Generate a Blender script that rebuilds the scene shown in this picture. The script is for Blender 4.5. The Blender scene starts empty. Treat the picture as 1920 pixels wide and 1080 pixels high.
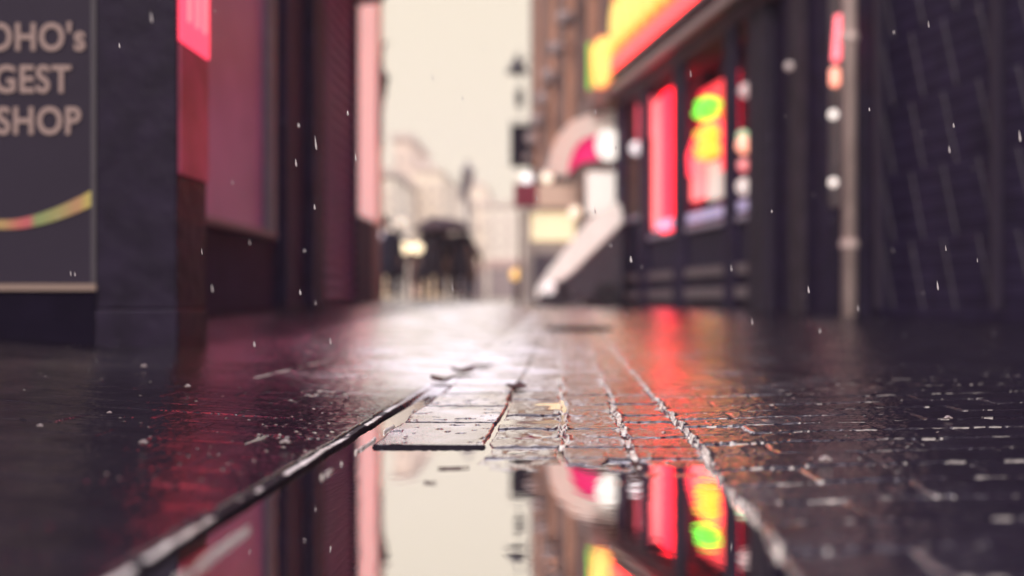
import bpy, bmesh, math, random
import numpy as np
from mathutils import Vector, Matrix
R = math.radians
rnd = random.Random(7)
S = bpy.context.scene
COL = S.collection
HC = 0.217           # camera height above the puddle
F = 1866.7           # focal length in photo pixels (35 mm on 36 mm)
VX, VY = 1055., 569. # vanishing point measured in the photo

# ---------------------------------------------------------------- camera
cd = bpy.data.cameras.new("camera"); cam = bpy.data.objects.new("camera", cd); COL.objects.link(cam)
cam.location = (0, 0, HC); cam.rotation_euler = (R(90), 0, 0)
cd.lens = 35; cd.sensor_width = 36; cd.shift_x = -(VX-960)/1920; cd.shift_y = (VY-540)/1920
cd.clip_start = 0.02; cd.clip_end = 3000
cd.dof.use_dof = True; cd.dof.focus_distance = 1.72; cd.dof.aperture_fstop = 1.36
S.camera = cam
# ---------------------------------------------------------------- world
W = bpy.data.worlds.new("World"); S.world = W; W.use_nodes = True
nt = W.node_tree; nt.nodes.clear()
def wn(t, **k):
    n = nt.nodes.new(t)
    for a, b in k.items(): setattr(n, a, b)
    return n
sky = wn('ShaderNodeTexSky', sky_type='NISHITA', sun_disc=False, sun_elevation=R(42), sun_rotation=R(172))
sky.air_density = 1.0; sky.dust_density = 5.0
sc_ = wn('ShaderNodeVectorMath', operation='SCALE'); sc_.inputs['Scale'].default_value = 0.06
nt.links.new(sky.outputs[0], sc_.inputs[0])
tc = wn('ShaderNodeTexCoord'); sp = wn('ShaderNodeSeparateXYZ'); nt.links.new(tc.outputs['Generated'], sp.inputs[0])
cr = wn('ShaderNodeValToRGB'); nt.links.new(sp.outputs['Z'], cr.inputs[0])
e = cr.color_ramp.elements
SKYC = (1.12, 0.98, 0.77)
e[0].position = 0.0; e[0].color = (*SKYC, 1)
e[1].position = 1.0; e[1].color = (2.2, 2.0, 2.3, 1)
m = e.new(0.31); m.color = tuple(c*0.97 for c in SKYC)+(1,)
m = e.new(0.5); m.color = (1.6, 1.42, 1.38, 1)
mx = wn('ShaderNodeMix', data_type='RGBA'); mx.inputs['Factor'].default_value = 0.9
nt.links.new(sc_.outputs[0], mx.inputs[6]); nt.links.new(cr.outputs[0], mx.inputs[7])
bg = wn('ShaderNodeBackground'); bg.inputs[1].default_value = 1.0
nt.links.new(mx.outputs[2], bg.inputs[0])
out = wn('ShaderNodeOutputWorld'); nt.links.new(bg.outputs[0], out.inputs[0])
sd = bpy.data.lights.new("sun", 'SUN'); sd.energy = 1.2; sd.angle = R(14); sd.color = (1, .9, .78)
so = bpy.data.objects.new("sun", sd); COL.objects.link(so); so.rotation_euler = (R(48), 0, R(-8))
S.view_settings.view_transform = 'Standard'; S.view_settings.look = 'None'
S.view_settings.exposure = 0.0; S.view_settings.gamma = 1.0
S.render.engine = 'CYCLES'
S.cycles.use_denoising = True
S.cycles.max_bounces = 8; S.cycles.diffuse_bounces = 3; S.cycles.glossy_bounces = 4; S.cycles.volume_bounces = 1
S.cycles.transmission_bounces = 4; S.cycles.sample_clamp_indirect = 6.0
S.cycles.blur_glossy = 0.3

# ---------------------------------------------------------------- helpers
MATS = {}
def mat(name, col, rough=.6, metal=0, emit=None, es=0, bump=0, bscale=20, var=0, vscale=6, coat=0, spec=.5, alpha=1, stretch=None, trans=0):
    if name in MATS: return MATS[name]
    m = bpy.data.materials.new(name); m.use_nodes = True; t = m.node_tree; b = t.nodes['Principled BSDF']
    b.inputs['Base Color'].default_value = (*col, 1); b.inputs['Roughness'].default_value = rough
    b.inputs['Metallic'].default_value = metal; b.inputs['Specular IOR Level'].default_value = spec
    if coat: b.inputs['Coat Weight'].default_value = coat; b.inputs['Coat Roughness'].default_value = .08
    if trans: b.inputs['Transmission Weight'].default_value = trans
    if emit: b.inputs['Emission Color'].default_value = (*emit, 1); b.inputs['Emission Strength'].default_value = es
    tcn = t.nodes.new('ShaderNodeTexCoord'); mp = t.nodes.new('ShaderNodeMapping'); t.links.new(tcn.outputs['Object'], mp.inputs[0])
    if stretch: mp.inputs['Scale'].default_value = stretch
    nz = t.nodes.new('ShaderNodeTexNoise'); nz.inputs['Scale'].default_value = vscale; nz.inputs['Detail'].default_value = 5
    t.links.new(mp.outputs[0], nz.inputs['Vector'])
    if var:
        rp = t.nodes.new('ShaderNodeValToRGB'); t.links.new(nz.outputs['Fac'], rp.inputs[0])
        rp.color_ramp.elements[0].position = .3; rp.color_ramp.elements[1].position = .7
        rp.color_ramp.elements[0].color = (*[c*(1-var) for c in col], 1)
        rp.color_ramp.elements[1].color = (*[min(1, c*(1+var)) for c in col], 1)
        t.links.new(rp.outputs[0], b.inputs['Base Color'])
    if bump:
        n2 = t.nodes.new('ShaderNodeTexNoise'); n2.inputs['Scale'].default_value = bscale; n2.inputs['Detail'].default_value = 4
        t.links.new(mp.outputs[0], n2.inputs['Vector'])
        bp = t.nodes.new('ShaderNodeBump'); bp.inputs['Strength'].default_value = bump; bp.inputs['Distance'].default_value = .02
        t.links.new(n2.outputs['Fac'], bp.inputs['Height']); t.links.new(bp.outputs[0], b.inputs['Normal'])
    MATS[name] = m; return m

class MB:
    def __init__(s): s.v = []; s.f = []; s.sm = False
    def box(s, x0, x1, y0, y1, z0, z1):
        i = len(s.v)
        s.v += [(x0,y0,z0),(x1,y0,z0),(x1,y1,z0),(x0,y1,z0),(x0,y0,z1),(x1,y0,z1),(x1,y1,z1),(x0,y1,z1)]
        s.f += [tuple(i+k for k in q) for q in ((0,3,2,1),(4,5,6,7),(0,1,5,4),(1,2,6,5),(2,3,7,6),(3,0,4,7))]
        return s
    def prism(s, pts, axis, a0, a1):   # polygon pts (2D) extruded along axis
        n = len(pts); i = len(s.v)
        for a in (a0, a1):
            for p, q in pts:
                s.v.append({'x':(a,p,q), 'y':(p,a,q), 'z':(p,q,a)}[axis])
        s.f.append(tuple(i+k for k in range(n))); s.f.append(tuple(i+n+k for k in reversed(range(n))))
        for k in range(n):
            k2 = (k+1) % n; s.f.append((i+k, i+n+k, i+n+k2, i+k2))
        return s
    def tube(s, pts, r, n=10, closed=False):
        pts = [Vector(p) for p in pts]; rs = r if isinstance(r, (list, tuple)) else [r]*len(pts)
        i = len(s.v); L = len(pts)
        for k, p in enumerate(pts):
            a = pts[(k-1) % L] if (closed or k > 0) else p; b = pts[(k+1) % L] if (closed or k < L-1) else p
            d = (b-a).normalized(); up = Vector((0,0,1)) if abs(d.z) < .9 else Vector((0,1,0))
            e1 = d.cross(up).normalized(); e2 = d.cross(e1).normalized()
            for j in range(n):
                t = 2*math.pi*j/n; q = p + (e1*math.cos(t)+e2*math.sin(t))*rs[k]; s.v.append(tuple(q))
        for k in range(L if closed else L-1):
            k2 = (k+1) % L
            for j in range(n):
                j2 = (j+1) % n
                s.f.append((i+k*n+j, i+k*n+j2, i+k2*n+j2, i+k2*n+j))
        if not closed:
            s.f.append(tuple(i+j for j in reversed(range(n)))); s.f.append(tuple(i+(L-1)*n+j for j in range(n)))
        return s
    def lathe(s, c, prof, n=20):   # prof: (r, z)
        i = len(s.v)
        for r, z in prof:
            for j in range(n):
                t = 2*math.pi*j/n; s.v.append((c[0]+r*math.cos(t), c[1]+r*math.sin(t), c[2]+z))
        for k in range(len(prof)-1):
            for j in range(n):
                j2 = (j+1) % n; s.f.append((i+k*n+j, i+k*n+j2, i+(k+1)*n+j2, i+(k+1)*n+j))
        s.f.append(tuple(i+j for j in reversed(range(n)))); s.f.append(tuple(i+(len(prof)-1)*n+j for j in range(n)))
        return s
    def ball(s, c, r, n=14, sx=1, sy=1, sz=1):
        prof = []; i = len(s.v); m_ = n//2
        for k in range(m_+1):
            a = -math.pi/2 + math.pi*k/m_
            for j in range(n):
                t = 2*math.pi*j/n
                s.v.append((c[0]+sx*r*max(.02, math.cos(a))*math.cos(t), c[1]+sy*r*max(.02, math.cos(a))*math.sin(t), c[2]+sz*r*math.sin(a)))
        for k in range(m_):
            for j in range(n):
                j2 = (j+1) % n; s.f.append((i+k*n+j, i+k*n+j2, i+(k+1)*n+j2, i+(k+1)*n+j))
        s.f.append(tuple(i+j for j in reversed(range(n)))); s.f.append(tuple(i+m_*n+j for j in range(n)))
        return s
    def build(s, name, material, parent=None, smooth=False, bevel=0):
        me = bpy.data.meshes.new(name); me.from_pydata(s.v, [], s.f); me.update()
        me.materials.append(material)
        if smooth: me.polygons.foreach_set('use_smooth', [True]*len(me.polygons))
        o = bpy.data.objects.new(name, me); COL.objects.link(o)
        if parent is not None: o.parent = parent
        if bevel:
            b = o.modifiers.new('bevel', 'BEVEL'); b.width = bevel; b.segments = 2; b.limit_method = 'ANGLE'
        return o
def tag(o, label=None, cat=None, group=None, kind=None):
    if label: o['label'] = label
    if cat: o['category'] = cat
    if group: o['group'] = group
    if kind: o['kind'] = kind
    return o
def empty(name, loc, rz=0, label=None, cat=None, group=None):
    o = bpy.data.objects.new(name, None); COL.objects.link(o); o.location = loc; o.rotation_euler = (0, 0, rz)
    o.empty_display_size = .1
    return tag(o, label, cat, group)
def copy_tree(o, parent=None):
    c = o.copy(); COL.objects.link(c); c.parent = parent
    for ch in [k for k in COL.objects if k.parent == o]: copy_tree(ch, c)
    return c
def finalize(o):   # bake modifiers into the mesh
    dg = bpy.context.evaluated_depsgraph_get(); dg.update()
    me = bpy.data.meshes.new_from_object(o.evaluated_get(dg)); old = o.data
    o.modifiers.clear(); o.data = me
    return o
def skin(name, pts, edges, rad, material, parent, sub=2):
    me = bpy.data.meshes.new(name); me.from_pydata(pts, edges, []); me.update(); me.materials.append(material)
    o = bpy.data.objects.new(name, me); COL.objects.link(o)
    me.skin_vertices or None
    mo = o.modifiers.new('skin', 'SKIN'); mo.use_smooth_shade = True
    sl = me.skin_vertices[0].data if len(me.skin_vertices) else None
    if sl is None:
        bm = bmesh.new(); bm.from_mesh(me); bm.verts.layers.skin.verify(); bm.to_mesh(me); bm.free(); sl = me.skin_vertices[0].data
    for i, r in enumerate(rad):
        sl[i].radius = (r, r) if not isinstance(r, tuple) else r
    sl[0].use_root = True
    sb = o.modifiers.new('sub', 'SUBSURF'); sb.levels = sub; sb.render_levels = sub
    finalize(o)
    for p in o.data.polygons: p.use_smooth = True
    o.parent = parent
    return o

# ---------------------------------------------------------------- ground level
def far_rise(D):
    t = np.clip((D-3.0)/11.0, 0, 1); return .15*t*t*(3-2*t)
def gz(X, D):
    z = float(far_rise(np.array(float(D))))
    if X < -.35: z += .012 + .075*min(1.3, (-.35-X)/1.2)
    elif X > .2: z += .006 + .03*min(1.5, X-.2)
    return z

# value noise
def vnoise(X, Y, scale, seed):
    rs = np.random.RandomState(seed); N = 256; g = rs.rand(N, N).astype(np.float32)
    x = X*scale; y = Y*scale; xi = np.floor(x).astype(int); yi = np.floor(y).astype(int); fx = x-xi; fy = y-yi
    fx = fx*fx*(3-2*fx); fy = fy*fy*(3-2*fy); a = xi % N; b = yi % N; a1 = (a+1) % N; b1 = (b+1) % N
    return (g[a,b]*(1-fx)+g[a1,b]*fx)*(1-fy)+(g[a,b1]*(1-fx)+g[a1,b1]*fx)*fy - .5
def hsh(i, j, seed):
    v = np.sin(i*127.1+j*311.7+seed*74.7)*43758.5453; return v-np.floor(v)
def sstep(a, b, x):
    t = np.clip((x-a)/(b-a), 0, 1); return t*t*(3-2*t)

def make_street():
    u = np.concatenate([-np.geomspace(9, .62, 26), np.arange(-.6, .5, .00125), np.geomspace(.52, 9, 26)])
    D = np.concatenate([np.linspace(.3, .74, 40), np.arange(.745, 3.2, .0052), np.geomspace(3.21, 150, 460)])
    U, DD = np.meshgrid(u, D); X = U*DD
    w = vnoise(X, DD, 9, 1)*.012 + vnoise(X, DD, 30, 2)*.004     # wobble of the joint lines
    Xs = X - .012*np.clip(DD-1.6, -1, 4)*(X > .03)
    Xw = Xs + w; Dw = DD + vnoise(X, DD, 6, 3)*.012 + vnoise(X, DD, 40, 4)*.007 + vnoise(X, DD, 140, 8)*.004
    H = np.zeros_like(X); PALE = np.zeros_like(X); RG = np.full_like(X, .2); MATTE = np.zeros_like(X)
    def tiles(Xa, Da, cw, rl, x0, d0, stag, jx, jd, seed, tilt=.002):
        ri = np.floor((Da-d0)/rl); off = (ri % 2)*stag*cw
        ci = np.floor((Xa-x0-off)/cw)
        fx = (Xa-x0-off)-ci*cw; fd = (Da-d0)-ri*rl
        ex = np.minimum(fx, cw-fx); ed = np.minimum(fd, rl-fd)
        top = sstep(0, 1, np.minimum(ex/jx, 1))*sstep(0, 1, np.minimum(ed/jd, 1))
        hh = (hsh(ri, ci, seed)-.5)*tilt*1.6 + (fx/cw-.5)*(hsh(ri, ci, seed+1)-.5)*tilt*2 + (fd/rl-.5)*(hsh(ri, ci, seed+2)-.5)*tilt*2
        return top, hh, ri, ci
    n1 = vnoise(X, DD, 16, 10); n2 = vnoise(X, DD, 55, 11); n3 = vnoise(X, DD, 160, 12)
    # left pavement
    a = X < -.352
    top, hh, ri, ci = tiles(Xw, Dw, .215, .105, -.352, .06, .5, .005, .006, 3, .0014)
    ra_ = np.abs(((Dw-.06)/.105)-np.round((Dw-.06)/.105))*.105; top = .75*sstep(0, .007, ra_)+.25*top
    hA = .0058+.002*top + hh*.7 + n2*.0009 + n3*.0006
    H = np.where(a, hA, H); RG = np.where(a, .09, RG)
    # kerb lip, groove, second bead; sky shine on lip and bead painted pale
    br = sstep(-.07, -.01, vnoise(X*.2, DD, 10, 20)+.5*vnoise(X, DD, 42, 21)+.04)
    br2 = sstep(-.02, .08, vnoise(X*.3, DD, 15, 22)+.7*vnoise(X, DD, 55, 23))
    kf = sstep(2.6, 1.75, DD); Xk = X+w*.35; k1 = np.exp(-((Xk+.3432)/.0048)**6)*kf; face = sstep(-.3375, -.3325, Xk); k2 = np.exp(-((X+.299+w*.35)/.0030)**2)*kf
    b = (X >= -.352) & (X < -.29)
    hB = -.014 + .014*(1-kf) + (.0198-.014*(1-kf))*(1-face) + .0195*k2*br2 + n2*.0012 + n3*.0010
    H = np.where(b, hB, H); RG = np.where(b, .3, RG)
    kk = (X > -.375) & (X < -.29)
    PALE = np.where(kk, np.maximum(k1*br, k2*br2*1.0), PALE); MATTE = np.where(b, (1-np.maximum(k1*(.15+.85*br), k2*br2))*kf, MATTE); MATTE = np.where(a, (.42+.25*n1)*np.maximum(sstep(2.7, 1.9, DD), sstep(-1.15, -1.5, X)), MATTE); MATTE = np.where(X > .3, .30*sstep(.3, .6, X)+.2*n1, MATTE)  # mask darkens and cuts gloss: groove dirt, left paving, right edge
    # channel slabs
    c = (X >= -.29) & (X < -.115)
    top, hh, ri, ci = tiles(Xw, Dw, .176, .29, -.291, 1.485, 0, .0055, .010, 5, .0006)
    pit = np.where(vnoise(X, DD, 48, 31) + .6*vnoise(X, DD, 120, 32) > .42, -.004, 0)
    hC = -.008 + .0132*top + hh + pit + n2*.0003 + vnoise(X, DD, 7, 33)*.0012
    hC = np.where(Dw < 1.485, -.009 + n2*.002, hC)
    H = np.where(c, hC, H); RG = np.where(c, .175, RG); MATTE = np.where(c, np.clip(1-top, 0, 1), MATTE); MATTE = np.where(c & (Dw > 1.45) & (Dw < 1.497), 1, MATTE)  # slab joints and front face made darker and less glossy
    # narrow course
    d_ = (X >= -.115) & (Xw < 0)
    top, hh, ri, ci = tiles(Xw, Dw, .115, .105, -.115, 1.275, 0, .006, .007, 6, .0016)
    hD = -.007 + .0085*top + hh*1.6 + n1*.003 + n2*.0022 + n3*.0008
    hD = np.where(Dw < 1.275, -.008+n1*.004+n2*.003, hD)
    H = np.where(d_, hD, H); RG = np.where(d_, .12, RG)
    # setts to the right
    e_ = (Xw >= 0)
    top, hh, ri, ci = tiles(Xw, Dw, .1, .105, 0, 1.275, 0, .007, .008, 7, .0022)
    lift = sstep(1.22, 1.42, Dw+.5*vnoise(X, DD, 12, 61)*.2)
    near = 1-sstep(2.2, 4.5, DD)
    topR, hhR, _, _ = tiles(Xw, Dw, .21, .105, .2, 1.275, .5, .007, .008, 9, .0022)
    far_x = Xw > .2
    rowd = (Dw-1.275)/.105; rowd = np.abs(rowd-np.round(rowd))*.105
    topR = sstep(0, .009, rowd)*.8 + .2*topR; top = np.where(far_x, .2+.8*topR, top); hh = np.where(far_x, hhR, hh)
    hE = -.0065 + .0062*top*near+.0062*(1-near) + .0025*lift + hh*.7 + n1*.0016 + n2*.0014 + n3*.0009 + .004*far_x
    under = (Dw < 1.275+.28*vnoise(X, DD, 11, 62)+.12*vnoise(X, DD, 45, 63)) & (Xw < .195)
    hE = np.where(under, -.007+n1*.005+n2*.002, hE)
    H = np.where(e_, hE, H); RG = np.where(e_, .15, RG)
    # mortar beads in the three joints beside the channel, sky glints painted pale
    ww = .0068*(1+1.2*vnoise(X*.2, DD, 26, 40))
    bead_glint = np.maximum.reduce([np.exp(-((Xw-q)/ww)**2) for q in (.0, .1, .2)])
    mb = sstep(-.12, .02, vnoise(X*.4, DD, 22, 41)+.5*vnoise(X, DD, 90, 42)+.06)
    bead_breakup = sstep(-.12, .06, vnoise(X, DD, 110, 44)+.7*vnoise(X, DD*.5, 60, 45)+.05)
    bead_glint = bead_glint*mb*bead_breakup*(DD > .85)*(1-under*1.0*(Xw < .15))*sstep(9, 5, DD)
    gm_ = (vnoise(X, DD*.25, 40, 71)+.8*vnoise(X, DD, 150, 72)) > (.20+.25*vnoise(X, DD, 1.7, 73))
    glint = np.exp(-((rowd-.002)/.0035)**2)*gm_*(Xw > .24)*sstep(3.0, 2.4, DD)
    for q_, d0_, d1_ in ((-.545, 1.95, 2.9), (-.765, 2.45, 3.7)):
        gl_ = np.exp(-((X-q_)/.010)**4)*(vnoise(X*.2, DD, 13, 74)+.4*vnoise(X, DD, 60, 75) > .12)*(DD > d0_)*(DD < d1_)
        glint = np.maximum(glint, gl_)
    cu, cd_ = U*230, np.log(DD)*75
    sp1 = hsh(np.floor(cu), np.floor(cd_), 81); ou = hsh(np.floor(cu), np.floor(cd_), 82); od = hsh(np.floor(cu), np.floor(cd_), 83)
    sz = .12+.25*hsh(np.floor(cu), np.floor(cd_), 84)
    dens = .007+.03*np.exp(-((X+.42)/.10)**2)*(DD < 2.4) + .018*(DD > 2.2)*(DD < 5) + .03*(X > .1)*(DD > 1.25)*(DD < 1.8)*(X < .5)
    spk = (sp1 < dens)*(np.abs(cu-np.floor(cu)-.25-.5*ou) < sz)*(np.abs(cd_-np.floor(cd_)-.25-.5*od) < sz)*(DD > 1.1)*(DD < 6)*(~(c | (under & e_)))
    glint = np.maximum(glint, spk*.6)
    H = H + glint*.002; PALE = np.maximum(PALE, glint)  # row glints, dashes and specks: sky sparkle painted as pale flecks
    H = H + bead_glint*(.0060+.005*vnoise(X, DD, 120, 43)); PALE = np.maximum(PALE, sstep(.3, .7, bead_glint))
    fd_ = sstep(1.8, 2.9, DD)
    H = H*(1-.88*fd_) + fd_*(.004 + n1*.0016+n2*.0010) + bead_glint*fd_*.003
    cw_ = sstep(.1, -.1, X)*sstep(-.9, -.5, X); fr_ = sstep(1.7, 4.0, DD)*(1-cw_)+sstep(1.75, 2.9, DD)*cw_; RG = RG*(1-fr_)+fr_*(.18+.055*np.exp(-((X+.28)/.30)**2)*sstep(6, 3.5, DD))
    RIP = np.where(c, .06, 1.0); RIP = np.where(d_, .35, RIP); RIP = np.where(b, .3, RIP); RIP = RIP*(1-fr_)+fr_*.7
    H = H + np.where(X < -.352, .075*np.clip((-.35-X)/1.2, 0, 1.3), 0) + np.where(X > .2, .03*np.clip(X-.2, 0, 1.5), 0)
    H = H + far_rise(DD) + sstep(2.2, 6, DD)*vnoise(X, DD, 1.3, 50)*.006
    nr, nc = X.shape
    co = np.empty((nr*nc, 3), np.float32); co[:,0] = X.ravel(); co[:,1] = DD.ravel(); co[:,2] = H.ravel()
    idx = np.arange(nr*nc).reshape(nr, nc)
    q = np.stack([idx[:-1,:-1], idx[:-1,1:], idx[1:,1:], idx[1:,:-1]], -1).reshape(-1, 4)
    me = bpy.data.meshes.new('street'); me.vertices.add(len(co)); me.vertices.foreach_set('co', co.ravel())
    me.loops.add(q.size); me.loops.foreach_set('vertex_index', q.ravel().astype(np.int32))
    me.polygons.add(len(q)); me.polygons.foreach_set('loop_start', np.arange(0, q.size, 4, dtype=np.int32))
    try: me.polygons.foreach_set('loop_total', np.full(len(q), 4, dtype=np.int32))
    except Exception: pass
    me.update(calc_edges=True)
    me.polygons.foreach_set('use_smooth', np.ones(len(q), dtype=bool))
    for nm, arr in (('pale', PALE), ('rg', RG), ('matte', MATTE), ('rip', RIP)):
        at = me.attributes.new(nm, 'FLOAT', 'POINT'); at.data.foreach_set('value', arr.ravel().astype(np.float32))
    o = bpy.data.objects.new('street', me); COL.objects.link(o)
    # material
    m = bpy.data.materials.new('wet setts'); m.use_nodes = True; t = m.node_tree; b = t.nodes['Principled BSDF']
    N = t.nodes.new; L = t.links.new
    def attr(nm): a = N('ShaderNodeAttribute'); a.attribute_name = nm; return a.outputs['Fac']
    tcn = N('ShaderNodeTexCoord')
    def noise(sc, det=4, ro=.6):
        n = N('ShaderNodeTexNoise'); n.inputs['Scale'].default_value = sc; n.inputs['Detail'].default_value = det; n.inputs['Roughness'].default_value = ro
        L(tcn.outputs['Object'], n.inputs['Vector']); return n.outputs['Fac']
    rp = N('ShaderNodeValToRGB'); L(noise(9, 6), rp.inputs[0])
    rp.color_ramp.elements[0].position = .3; rp.color_ramp.elements[0].color = (.012, .008, .018, 1)
    rp.color_ramp.elements[1].position = .7; rp.color_ramp.elements[1].color = (.03, .02, .034, 1)
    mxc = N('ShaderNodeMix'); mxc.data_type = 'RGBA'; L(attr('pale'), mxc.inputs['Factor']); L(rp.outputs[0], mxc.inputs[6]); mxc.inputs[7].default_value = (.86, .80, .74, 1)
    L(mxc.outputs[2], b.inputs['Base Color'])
    # wetness film
    wet = N('ShaderNodeMapRange'); L(noise(5, 3), wet.inputs['Value']); wet.inputs['From Min'].default_value = .35; wet.inputs['From Max'].default_value = .65
    wet.inputs['To Min'].default_value = .7; wet.inputs['To Max'].default_value = 1.25
    rr = N('ShaderNodeMath'); rr.operation = 'MULTIPLY'; L(attr('rg'), rr.inputs[0]); L(wet.outputs[0], rr.inputs[1]); L(rr.outputs[0], b.inputs['Roughness'])
    b1 = N('ShaderNodeBump'); b1.inputs['Distance'].default_value = .003
    bs = N('ShaderNodeMath'); bs.operation = 'MULTIPLY'; L(attr('rg'), bs.inputs[0]); bs.inputs[1].default_value = 1.6; L(bs.outputs[0], b1.inputs['Strength'])
    L(noise(170, 4, .65), b1.inputs['Height'])
    b2 = N('ShaderNodeBump'); b2.inputs['Distance'].default_value = .004; b2.inputs['Strength'].default_value = .05
    L(noise(24, 3), b2.inputs['Height']); L(b1.outputs[0], b2.inputs['Normal'])
    mp3 = N('ShaderNodeMapping'); mp3.inputs['Scale'].default_value = (7, 75, 1); L(tcn.outputs['Object'], mp3.inputs[0])
    n3 = N('ShaderNodeTexNoise'); n3.inputs['Scale'].default_value = 1; n3.inputs['Detail'].default_value = 3; L(mp3.outputs[0], n3.inputs['Vector'])
    b3 = N('ShaderNodeBump'); b3.inputs['Distance'].default_value = .0035; L(n3.outputs['Fac'], b3.inputs['Height']); L(attr('rip'), b3.inputs['Strength']); L(b2.outputs[0], b3.inputs['Normal']); b2 = b3
    b.inputs['Specular IOR Level'].default_value = .3
    L(b2.outputs[0], b.inputs['Normal'])
    gl = N('ShaderNodeBsdfGlossy'); gl.inputs['Color'].default_value = (.96, .95, .97, 1); L(rr.outputs[0], gl.inputs['Roughness']); L(b2.outputs[0], gl.inputs['Normal'])
    gl.distribution = 'BECKMANN'; gl.inputs['Anisotropy'].default_value = .86
    tg_ = N('ShaderNodeCombineXYZ'); tg_.inputs[0].default_value = 1; L(tg_.outputs[0], gl.inputs['Tangent'])
    fr0 = N('ShaderNodeLayerWeight'); fr0.inputs['Blend'].default_value = .5; L(b2.outputs[0], fr0.inputs['Normal'])
    fr = N('ShaderNodeValToRGB'); L(fr0.outputs[1], fr.inputs[0])
    fr.color_ramp.elements[0].position = .45; fr.color_ramp.elements[0].color = (.03, .03, .03, 1)
    fr.color_ramp.elements[1].position = .93; fr.color_ramp.elements[1].color = (.97, .97, .97, 1)
    q_ = fr.color_ramp.elements.new(.72); q_.color = (.70, .70, .70, 1); q_ = fr.color_ramp.elements.new(.84); q_.color = (.93, .93, .93, 1)
    pm = N('ShaderNodeMapRange'); L(attr('pale'), pm.inputs['Value']); pm.inputs['To Min'].default_value = 1; pm.inputs['To Max'].default_value = .4
    dm = N('ShaderNodeMapRange'); L(attr('matte'), dm.inputs['Value']); dm.inputs['To Min'].default_value = 1; dm.inputs['To Max'].default_value = .12
    m1 = N('ShaderNodeMath'); m1.operation = 'MULTIPLY'; L(fr.outputs[0], m1.inputs[0]); L(pm.outputs[0], m1.inputs[1])
    m2 = N('ShaderNodeMath'); m2.operation = 'MULTIPLY'; L(m1.outputs[0], m2.inputs[0]); L(dm.outputs[0], m2.inputs[1])
    ms = N('ShaderNodeMixShader'); L(m2.outputs[0], ms.inputs[0]); L(b.outputs[0], ms.inputs[1]); L(gl.outputs[0], ms.inputs[2])
    dd_ = N('ShaderNodeBsdfDiffuse'); dd_.inputs['Color'].default_value = (.012, .009, .014, 1)
    pz = N('ShaderNodeMath'); pz.operation = 'MULTIPLY'; L(attr('matte'), pz.inputs[0]); pz.inputs[1].default_value = .9
    m3_ = N('ShaderNodeMixShader'); L(pz.outputs[0], m3_.inputs[0]); L(ms.outputs[0], m3_.inputs[1]); L(dd_.outputs[0], m3_.inputs[2])
    L(m3_.outputs[0], t.nodes['Material Output'].inputs['Surface'])
    me.materials.append(m)
    return tag(o, kind='structure')
make_street()
g = MB(); g.box(-900, 900, -300, 1500, -.6, -.09).build('ground', mat('asphalt', (.05, .045, .055), .5, bump=.3, bscale=40, var=.3)); tag(bpy.data.objects['ground'], kind='structure')

def make_puddle():
    m = bpy.data.materials.new('puddle water'); m.use_nodes = True; t = m.node_tree; t.nodes.clear(); N = t.nodes.new; L = t.links.new
    gl = N('ShaderNodeBsdfGlossy'); gl.inputs['Color'].default_value = (.97, .97, .97, 1); gl.inputs['Roughness'].default_value = .012
    df = N('ShaderNodeBsdfDiffuse'); df.inputs['Color'].default_value = (.03, .022, .03, 1)
    lw = N('ShaderNodeLayerWeight'); lw.inputs['Blend'].default_value = .5
    lr = N('ShaderNodeValToRGB'); L(lw.outputs[1], lr.inputs[0]); lr.color_ramp.elements[0].position = .3; lr.color_ramp.elements[0].color = (.04, .04, .04, 1)
    lr.color_ramp.elements[1].position = .90; lr.color_ramp.elements[1].color = (1, 1, 1, 1); q_ = lr.color_ramp.elements.new(.7); q_.color = (.88, .88, .88, 1)
    ms = N('ShaderNodeMixShader'); o = N('ShaderNodeOutputMaterial')
    tcn = N('ShaderNodeTexCoord'); mp = N('ShaderNodeMapping'); mp.inputs['Scale'].default_value = (1, 1, 1); L(tcn.outputs['Object'], mp.inputs[0])
    n = N('ShaderNodeTexNoise'); n.inputs['Scale'].default_value = 22; n.inputs['Detail'].default_value = 2; L(mp.outputs[0], n.inputs['Vector'])
    n2 = N('ShaderNodeTexNoise'); n2.inputs['Scale'].default_value = 2.2; n2.inputs['Detail'].default_value = 1; L(mp.outputs[0], n2.inputs['Vector'])
    r2 = N('ShaderNodeMapRange'); L(n2.outputs['Fac'], r2.inputs['Value']); r2.inputs['From Min'].default_value = .45; r2.inputs['From Max'].default_value = .7; r2.inputs['To Min'].default_value = .2; r2.inputs['To Max'].default_value = 1
    mu = N('ShaderNodeMath'); mu.operation = 'MULTIPLY'; L(n.outputs['Fac'], mu.inputs[0]); L(r2.outputs[0], mu.inputs[1])
    bp = N('ShaderNodeBump'); bp.inputs['Strength'].default_value = .04; bp.inputs['Distance'].default_value = .01; L(mu.outputs[0], bp.inputs['Height'])
    L(bp.outputs[0], gl.inputs['Normal']); L(bp.outputs[0], lw.inputs['Normal'])
    L(lr.outputs[0], ms.inputs[0]); L(df.outputs[0], ms.inputs[1]); L(gl.outputs[0], ms.inputs[2]); L(ms.outputs[0], o.inputs[0])
    me = bpy.data.meshes.new('puddle')
    me.from_pydata([(-.335,.32,0),(.42,.32,0),(.42,1.6,0),(.3,2.9,0),(-.3,2.9,0),(-.335,1.6,0)], [], [(0,1,2,3,4,5)]); me.update(); me.materials.append(m)
    o2 = bpy.data.objects.new('puddle', me); COL.objects.link(o2); tag(o2, kind='structure')
make_puddle()

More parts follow.
